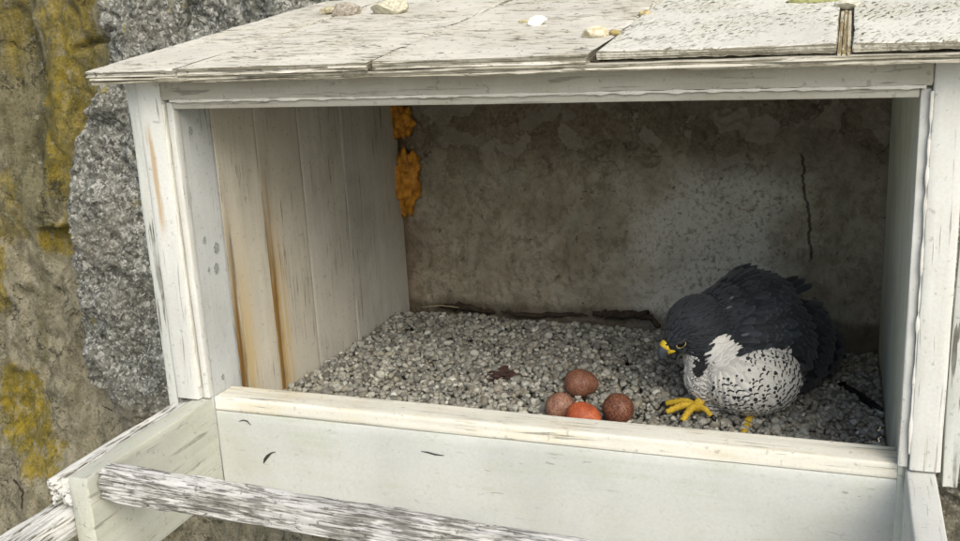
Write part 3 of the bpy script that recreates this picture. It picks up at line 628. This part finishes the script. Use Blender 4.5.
for i in chosen:
    r = int(reg[i]); p = pc[i]; nn = pn[i]
    if dist(p[None], (.633, .28, .022))[0] < .016 or dist(p[None], (.656, .268, .036))[0] < .0085: continue
    if r == 3 or r == 5 or r == 4:
        fl = -np.array(hd)+np.array((0, 0, -.25)); L = rng.uniform(.009, .012); Wd = L*.45; lift = .10
        if r == 4: L *= 1.1
    elif r in (6,): fl = -np.array(hd)*.8+np.array((0.3, 0, -.6)); L = .012; Wd = .0055; lift = .1
    elif r in (1, 7):
        fl = back*.75+np.array((0, 0, -.85)); L = rng.uniform(.015, .019); Wd = L*.62; lift = .07
        if r == 7: fl = back*.6+np.array((0, 0, -.9)); L *= 1.25; Wd = L*.60
    elif r == 2: fl = back*1.0+np.array((0, 0, -.62)); L = rng.uniform(.026, .034); Wd = L*.50; lift = .05
    else: fl = back+np.array((0, 0, -.35)); L = rng.uniform(.018, .024); Wd = L*.58; lift = .06
    fl = fl+rng.normal(size=3)*.16
    jit = rng.uniform(.8, 1.2)
    if r == 0:
        col = SLATE*jit*rng.choice([1, 1, .65, 1.45]); kind = 3
        if p[1] > .36 or p[0] > .75: L *= 1.45; Wd = L*.56
        if rng.random() < .02: col = np.array((.10, .11, .12)); L = .012; Wd = .005
    elif r == 2: col = SLATE*.62*jit; kind = 3
    elif r == 3: col = SLATE*1.15*rng.uniform(.7, 1.3) if rng.random() > .006 else np.array((.12, .13, .14)); kind = 0
    elif r == 5: col = DARK*jit; kind = 0
    elif r == 4: col = WHITE*rng.uniform(.95, 1.15); kind = 0
    elif r == 6: col = WHITE*.95; kind = 2 if rng.random() < .4 else 0
    elif r == 7: col = WHITE*rng.uniform(.85, 1); kind = 2
    else:
        up = p[2] > -.005; col = (WHITE*.75+CREAM*.25 if rng.random() < .6 else WHITE)*rng.uniform(.95, 1.03)
        lowb = p[2] < -.040 or (rng.random() < .65 and (p-np.array((.758, .372, 0)))@bsn > .045)
        kind = 2 if (lowb and rng.random() < .7) else (1+.4*rng.random() if rng.random() < (.62 if up else .85) else 0)
    feather(p+nn*.0004, nn, fl, L, Wd, col, kind, lift=lift*rng.uniform(.7, 1.4), curl=lift*1.1, tipr=(.75 if r in (1, 7) else .55))
def long_feather(root, tip, nrm, Wd, col, kind=3, rows=9, curl=.06):
    root, tip = np.array(root), np.array(tip); fl = tip-root; L = np.linalg.norm(fl); nn = np.array(nrm, float); nn /= np.linalg.norm(nn)
    feather(root, nn-(fl/L)*(nn@(fl/L)), fl/L, L, Wd, col, kind, lift=0, curl=curl, rows=rows, tipr=.7)
wn = np.array((.72, -.60, .30))
# folded left wing: coverts then primaries sweeping down and back to the tail
for k in range(11):
    t = k/10; long_feather((.812-.0*t+.012*t, .362+.035*t, .055-.070*t), (.868+.004*math.sin(k), .470+.012*t, -.030-.045*t), wn, .024, SLATE*rng.uniform(.7, 1.0), curl=.10)
for k in range(9):
    t = k/8; long_feather((.800+.016*t, .372+.03*t, .075-.03*t), (.850+.006*t, .455+.03*t, .035-.085*t), wn+np.array((0, 0, .35)), .026, SLATE*rng.uniform(.8, 1.1), curl=.12)
for k in range(8):
    t = k/7; long_feather((.80+.01*t, .46, .0), (.885-.05*t, .545+.01*t, -.072), (.2, .1, 1), .022, SLATE*.8, curl=.02)
for k in range(7):
    t = k/6; long_feather((.797+.010*t, .352+.020*t, .062-.050*t), (.842+.006*t, .392+.030*t, .020-.085*t), wn+np.array((.0, -.1, .1)), .022, SLATE*rng.uniform(.9, 1.3), curl=.14)
for k in range(6):
    t = k/5; long_feather((.850-.004*t, .425+.01*t, .030-.03*t), (.878-.004*t, .475+.02*t, -.085+.004*k), wn, .017, DARK*rng.uniform(.8, 1.2), curl=.04)
# raised scapular tips along the back
for (rt, tp) in (((.705, .405, .100), (.742, .428, .128)), ((.712, .402, .104), (.752, .432, .124)), ((.700, .395, .100), (.730, .420, .126)),
                 ((.790, .400, .090), (.826, .440, .104)), ((.800, .395, .085), (.838, .440, .097)), ((.785, .41, .095), (.815, .445, .106))):
    long_feather(rt, tp, (-.1, -.5, .8), .018, SLATE*.8, rows=7, curl=.05)
V = np.array(acc['V'])-np.array(B0)
pm = bpy.data.meshes.new('plumage'); pm.from_pydata(V.tolist(), [], acc['F']); pm.materials.append(FM)
ul = pm.uv_layers.new(name='uv'); li = np.zeros(len(pm.loops), int); pm.loops.foreach_get('vertex_index', li); ul.data.foreach_set('uv', np.array(acc['UV'])[li].astype(np.float32).ravel())
pm.color_attributes.new('tint', 'FLOAT_COLOR', 'POINT').data.foreach_set('color', np.array(acc['C'], np.float32).ravel())
pm.attributes.new('pat', 'FLOAT', 'POINT').data.foreach_set('value', np.array(acc['K'], np.float32)); pm.polygons.foreach_set('use_smooth', [True]*len(pm.polygons)); pm.update()
pl = link(bpy.data.objects.new('plumage', pm), bird); pl['kind'] = 'stuff'

# --- lofted tubes for beak, toes, claws, twigs
def tube(pts, rad, seg=10, squash=None):
    pts = [Vector(p) for p in pts]; V = []; F = []; prev = None
    for i, p in enumerate(pts):
        t = (pts[min(i+1, len(pts)-1)]-pts[max(i-1, 0)]).normalized()
        a = (prev-t*prev.dot(t)).normalized() if prev is not None else (t.cross(Vector((0, 0, 1))) if abs(t.z) < .95 else t.cross(Vector((1, 0, 0)))).normalized()
        prev = a; b = t.cross(a); r = rad[i] if hasattr(rad, '__len__') else rad; sq = squash or (1, 1)
        for k in range(seg):
            an = k*math.tau/seg; V.append(p+a*math.cos(an)*r*sq[0]+b*math.sin(an)*r*sq[1])
    m = len(pts)
    for i in range(m-1):
        for k in range(seg): F.append((i*seg+k, i*seg+(k+1) % seg, (i+1)*seg+(k+1) % seg, (i+1)*seg+k))
    V.append(pts[0]); V.append(pts[-1])
    for k in range(seg): F.append((m*seg, (k+1) % seg, k)); F.append((m*seg+1, (m-1)*seg+k, (m-1)*seg+(k+1) % seg))
    return V, F
def simple(name, col, rough=.5, nz=None, sc=200, amt=.4, bmp=.0):
    n = NT(name, rough); c = col
    if nz: c = n.mix(n.math('MULTIPLY', n.sm(n.noise(sc, 4, .6), .42, .62), amt), col, nz)
    return n.done(c, n.bump(n.noise(sc, 3, .6), .5, bmp) if bmp else None)
def bpart(name, VF, mat, parent=None, smooth=True):
    par = parent or bird; off = B0.copy()
    p = par
    while p is not None and p is not bird: off += p.location; p = p.parent
    return mesh_obj(name, [Vector(v)-off for v in VF[0]], VF[1], mat, par, smooth)
YEL = simple('cere_skin', (.60, .45, .03), .6, (.42, .26, .02), 260, .5, .0008); HORN = simple('beak_horn', (.06, .072, .085), .3, (.03, .03, .035), 150, .6)
BLACK = simple('claw_horn', (.012, .011, .010), .25); FOOT = simple('foot_skin', (.54, .37, .03), .75, (.34, .21, .03), 330, .6, .0022)
bk = Vector((.631, .281, .027)); dn = Vector((0, 0, -1)); hside = hd.cross(Vector((0, 0, 1))).normalized()
p0 = bk-hd*.006; P = [p0, p0+hd*.006+dn*.000, p0+hd*.0115+dn*.0025, p0+hd*.0150+dn*.0070, p0+hd*.0152+dn*.0125, p0+hd*.0125+dn*.0175]
bpart('beak', tube(P, [.0102, .0104, .0094, .0074, .0044, .0008], 14), HORN)
bpart('lower_beak', tube([p0+dn*.0065, p0+hd*.008+dn*.008, p0+hd*.0135+dn*.009], [.006, .005, .0015], 10), HORN)
cere = bpart('cere', tube([p0-hd*.008+dn*.001, p0-hd*.001+dn*.0005, p0+hd*.006, p0+hd*.0082+dn*.0012, p0+hd*.0090+dn*.0018], [.0104, .0112, .0114, .0106, .0094], 16), YEL)
for sg in (-1, 1):
    bpart('gape', tube([p0+hd*.007+hside*sg*.0085+dn*.0065, p0-hd*.001+hside*sg*.0125+dn*.0065, p0-hd*.008+hside*sg*.0160+dn*.0055, p0-hd*.014+hside*sg*.0180+dn*.0045], [.0032, .0038, .0030, .0010], 10), YEL)
def ball(c, r, sub=3):
    V, F = ico(sub); return [Vector(v)*r+Vector(c) for v in V], F.tolist()
camside = Vector((.1, -.85, .45)).normalized()
bpart('nostril', ball(p0+hd*.0045+camside*.0107, .0017), BLACK)
lat = hd.cross(Vector((0, 0, 1))).normalized()
E1 = Vector((.656, .268, .036)); E2 = E1-2*((E1-HC).dot(lat))*lat
for tgt in (E1, E2):
    ec = None; iv = int(np.argmin(dist(BV, tuple(tgt)))); sp_ = Vector(BV[iv]); sn_ = Vector(BN[iv]).normalized(); ec = sp_-sn_*.0030
    ey = bpart('eye', ball(ec, .0068), simple('eye_black', (.006, .005, .005), .06))
    nrm = sn_; T1 = (hd-nrm*hd.dot(nrm)).normalized(); T2 = nrm.cross(T1)
    ring = [ec+nrm*.0035+(T1*math.cos(a)*.0074+T2*math.sin(a)*.0046-Vector((0, 0, .0008))) for a in [k*math.tau/24 for k in range(25)]]
    bpart('eye_ring', tube(ring, .0008, 6), simple('eye_ring_skin', (.34, .30, .13), .5))
    # brow ridge
    br = [ec+nrm*.0040+T1*(.011-.004*k)+Vector((0, 0, .0050-.0004*k)) for k in range(7)]
    bpart('brow', tube(br, [.001, .0022, .0030, .0032, .003, .0024, .001], 8), simple('brow_feather', (.035, .038, .042), .7, (.012, .012, .013), 400, .6, .001))
def toe(parent, pts, r0, name='toe'):
    pts = [Vector(p) for p in pts]; fine = []; rr = []
    m = 14
    for k in range(m+1):
        t = k/m*(len(pts)-1); i = min(int(t), len(pts)-2); f = t-i
        a_ = pts[max(i-1, 0)]; b_, c_, d_ = pts[i], pts[i+1], pts[min(i+2, len(pts)-1)]
        q_ = .5*((2*b_)+(-a_+c_)*f+(2*a_-5*b_+4*c_-d_)*f*f+(-a_+3*b_-3*c_+d_)*f**3); fine.append(q_)
        rr.append(r0*(1-.35*k/m)*(1+.14*math.cos(k*math.pi*.9)))
    rr[-1] *= .5
    o_ = bpart(name, tube(fine, rr, 10), FOOT, parent)
    d_ = (fine[-1]-fine[-3]).normalized(); e = fine[-1]
    cl = [e-d_*.003, e+d_*.004+Vector((0, 0, .002)), e+d_*.009-Vector((0, 0, .001)), e+d_*.012-Vector((0, 0, .007))]
    bpart('claw', tube(cl, [.0032, .0030, .0019, .0004], 8), BLACK, o_)
    return o_
def foot(ankle, pad, tips, hind):
    sh_ = bpart('foot', tube([ankle, (Vector(ankle)+Vector(pad))/2+Vector((.001, 0, .002)), Vector(pad)+Vector((0, 0, .004)), Vector(pad)-Vector((0, 0, .004))], [.0062, .0062, .0088, .0075], 12), FOOT)
    for tp in tips:
        pd = Vector(pad); tv = Vector(tp); mid = (pd+tv)/2; toe(sh_, [pd, pd*.65+tv*.35+Vector((0, 0, .007)), pd*.33+tv*.67+Vector((0, 0, .005)), tv], .0068)
    toe(sh_, [Vector(pad), Vector(pad)*.5+Vector(hind)*.5+Vector((0, 0, .005)), hind], .0055)
foot((.692, .292, -.042), (.680, .274, -.066), [(.629, .287, -.070), (.634, .257, -.072), (.662, .232, -.074)], (.703, .262, -.074))
foot((.762, .320, -.066), (.757, .275, -.088), [(.752, .205, -.084)], (.780, .295, -.092))

# ================================================================== small things
foam_n = NT('foam_skin', .6); foam_m = foam_n.done(foam_n.mix(foam_n.sm(foam_n.noise(60, 5, .65), .35, .65), (.58, .27, .03), (.27, .11, .012)), foam_n.bump(foam_n.noise(90, 4, .6), .7, .003))
def blob(name, c, r, seed, mat, amt=.3, freq=2.2, sub=4, smooth=True):
    V, F = ico(sub); n1 = fbm(V*freq+seed*5.1, 3); P = V*(1+amt*n1[:, None])*np.array(r); o = mesh_obj(name, P, F.tolist(), mat, None, smooth); o.location = c; return o
tag(blob('foam_lump', (.012, .716, .325), (.028, .018, .036), 3, foam_m, .7), 'smaller orange lump of expanding foam high in the back left corner', 'foam')
tag(blob('foam_lump', (.016, .720, .200), (.030, .018, .062), 8, foam_m, .75), 'long orange strip of expanding foam lower in the back left corner', 'foam')
rk = lambda nme, a_, b_: simple(nme, a_, .9, b_, 160, .8, .0016)
ST = [('yellowish flat stone at the far left on the roof', (.022, .440), (.024, .014, .007), rk('stone_a', (.44, .40, .26), (.22, .19, .12)), 1, .3),
      ('brown and grey angular stone on the roof, left of the big cream one', (.066, .400), (.033, .018, .013), rk('stone_b', (.34, .31, .25), (.14, .12, .095)), 2, .2),
      ('largest cream yellow stone on the roof beside the brown one', (.152, .400), (.036, .023, .015), rk('stone_c', (.48, .46, .35), (.28, .26, .18)), 4, -.1),
      ('bright white wedge-shaped stone chip on the roof', (.473, .180), (.014, .012, .009), rk('stone_d', (.80, .80, .76), (.6, .6, .56)), 5, .5),
      ('small cream pebble at the seam near the roof front edge', (.580, .066), (.018, .012, .009), rk('stone_e', (.60, .57, .44), (.36, .30, .16)), 6, .2),
      ('tiny ochre pebble wedged in the slanting roof seam', (.603, .075), (.008, .006, .005), rk('stone_f', (.36, .29, .12), (.2, .16, .07)), 7, 0),
      ('little yellow crumb of stone farther up the slanting roof seam', (.611, .235), (.009, .008, .005), rk('stone_g', (.44, .37, .19), (.2, .16, .09)), 9, .4),
      ('mossy green slab of stone at the top of the roof', (.838, .285), (.044, .022, .007), rk('stone_h', (.28, .28, .12), (.14, .15, .06)), 11, .1),
      ('pale chip lying over the gap between the two crazed roof boards', (.873, .225), (.017, .012, .007), rk('stone_i', (.58, .57, .48), (.34, .33, .26)), 12, .3),
      ('thin yellow flake lying behind the white stone chip', (.452, .215), (.018, .012, .003), rk('stone_j', (.50, .45, .26), (.33, .29, .18)), 13, .2)]
for (lb, (x, y), r, mt, sd_, rz) in ST:
    Pv, Fc = lump(sd_+50, 3, facets=7); Pv = Pv*np.array(r); o = mesh_obj('stone', Pv, Fc.tolist(), mt, None, True); o.location = on_roof(x, y, r[2]*.62); o.rotation_euler = (sl, 0, rz)
    try: o.data.set_sharp_from_angle(angle=math.radians(30))
    except Exception: pass
    tag(o, lb, 'stone')
BARK = simple('dark_bark', (.028, .020, .013), .9, (.06, .045, .03), 120, .6, .002)
def twig(label, pts, r, nm='twig', cat='twig', mat=BARK):
    pts = [Vector(p) for p in pts]; b0 = pts[0]; fine = []
    for i in range(len(pts)-1):
        for k in range(6): fine.append(pts[i].lerp(pts[i+1], k/6)+Vector(rng.normal(size=3))*r*.35)
    fine.append(pts[-1]); rr = [r*(1-.5*abs(2*i/(len(fine)-1)-1)**2)*rng.uniform(.8, 1.2) for i in range(len(fine))]
    V, F = tube([p-b0 for p in fine], rr, 7); o = mesh_obj(nm, V, F, mat); o.location = b0; return tag(o, label, cat)
twig('dark flat strip of bark at the back wall foot, left end of the gravel', [(.07, .722, -.073), (.13, .720, -.070), (.20, .716, -.078)], .007)
twig('long bent dark twig along the middle of the back wall foot', [(.215, .712, -.073), (.27, .718, -.080), (.33, .72, -.076), (.40, .716, -.073)], .005)
twig('thick dark piece of bark at the back wall foot, nearest the falcon', [(.41, .718, -.072), (.46, .716, -.064), (.515, .714, -.066), (.55, .70, -.080)], .0085)
twig('thin pale straw crossing the dark bark at the left back corner', [(.035, .71, -.073), (.08, .712, -.068), (.125, .70, -.066)], .0013, mat=simple('straw', (.35, .30, .19), .8))
twig('slender dark quill lying on gravel behind the falcon at right', [(.886, .455, -.078), (.915, .405, -.079), (.946, .350, -.076)], .0055, 'quill', 'feather', simple('quill_dark', (.012, .011, .011), .6))
# reddish dark scrap on the gravel
sc_m = simple('dried_scrap', (.075, .040, .032), .9, (.03, .02, .017), 90, .7, .002)
tag(blob('dried_scrap', (.338, .345, -.070), (.026, .028, .009), 21, sc_m, 1.1, 3.5, 4, False), 'dark reddish dried scrap on the gravel, left of the eggs', 'scrap')
# little dark feather stuck to the front panel
fm2 = simple('stuck_feather', (.035, .035, .03), .8)
def sliver(nm, pts, rad, label, cat):
    b0 = Vector(pts[0]); V, F = tube([Vector(p)-b0 for p in pts], rad, 8); V = [Vector((v.x, v.y*.3, v.z)) for v in V]
    o = mesh_obj(nm, V, F, fm2); o.location = b0; return tag(o, label, cat)
sliver('down_feather', [(.075, -.0006, -.1), (.078, -.0010, -.094), (.083, -.0014, -.088), (.090, -.0016, -.082), (.098, -.0012, -.079)], [.0006, .0022, .0024, .0011, .0004], 'tiny dark feather stuck to the front panel near its left end', 'feather')
sliver('paint_scar', [(.040, -.0006, -.036), (.048, -.001, -.033), (.055, -.001, -.034), (.060, -.0006, -.040)], [.0003, .0009, .0011, .0004], 'small dark hooked scar in the paint at the upper left of the front panel', 'scar')
sliver('wood_sliver', [(.335, -.0006, -.052), (.345, -.0012, -.0525), (.356, -.0012, -.0545), (.370, -.0006, -.0548)], [.0003, .0011, .0013, .0004], 'thin dark sliver on the middle of the front panel below the threshold', 'sliver')
# dead roots hanging on the rock, bottom left
for lb, pp, rr_ in (('curved dark root on the rock at the left picture edge', [[-1.16, 0.625, -0.604], [-1.126, 0.625, -0.6], [-1.103, 0.625, -0.617], [-1.106, 0.625, -0.663]], .0030),
               ('thin dark root on the rock just under the lower weathered plank', [[-1.004, 0.62, -0.633], [-0.968, 0.62, -0.648], [-0.954, 0.62, -0.674], [-0.969, 0.62, -0.716]], .0022),
               ('fine dark rootlet on the rock above the upper weathered plank', [[-0.91, 0.66, -0.406], [-0.871, 0.66, -0.413], [-0.837, 0.66, -0.431], [-0.813, 0.66, -0.434]], .0014)):
    pp = [(x, float(rock_y(np.array([x]), np.array([z]))[0])-rr_*.8, z) for (x, y, z) in pp]
    twig(lb, pp, rr_, 'root', 'root')
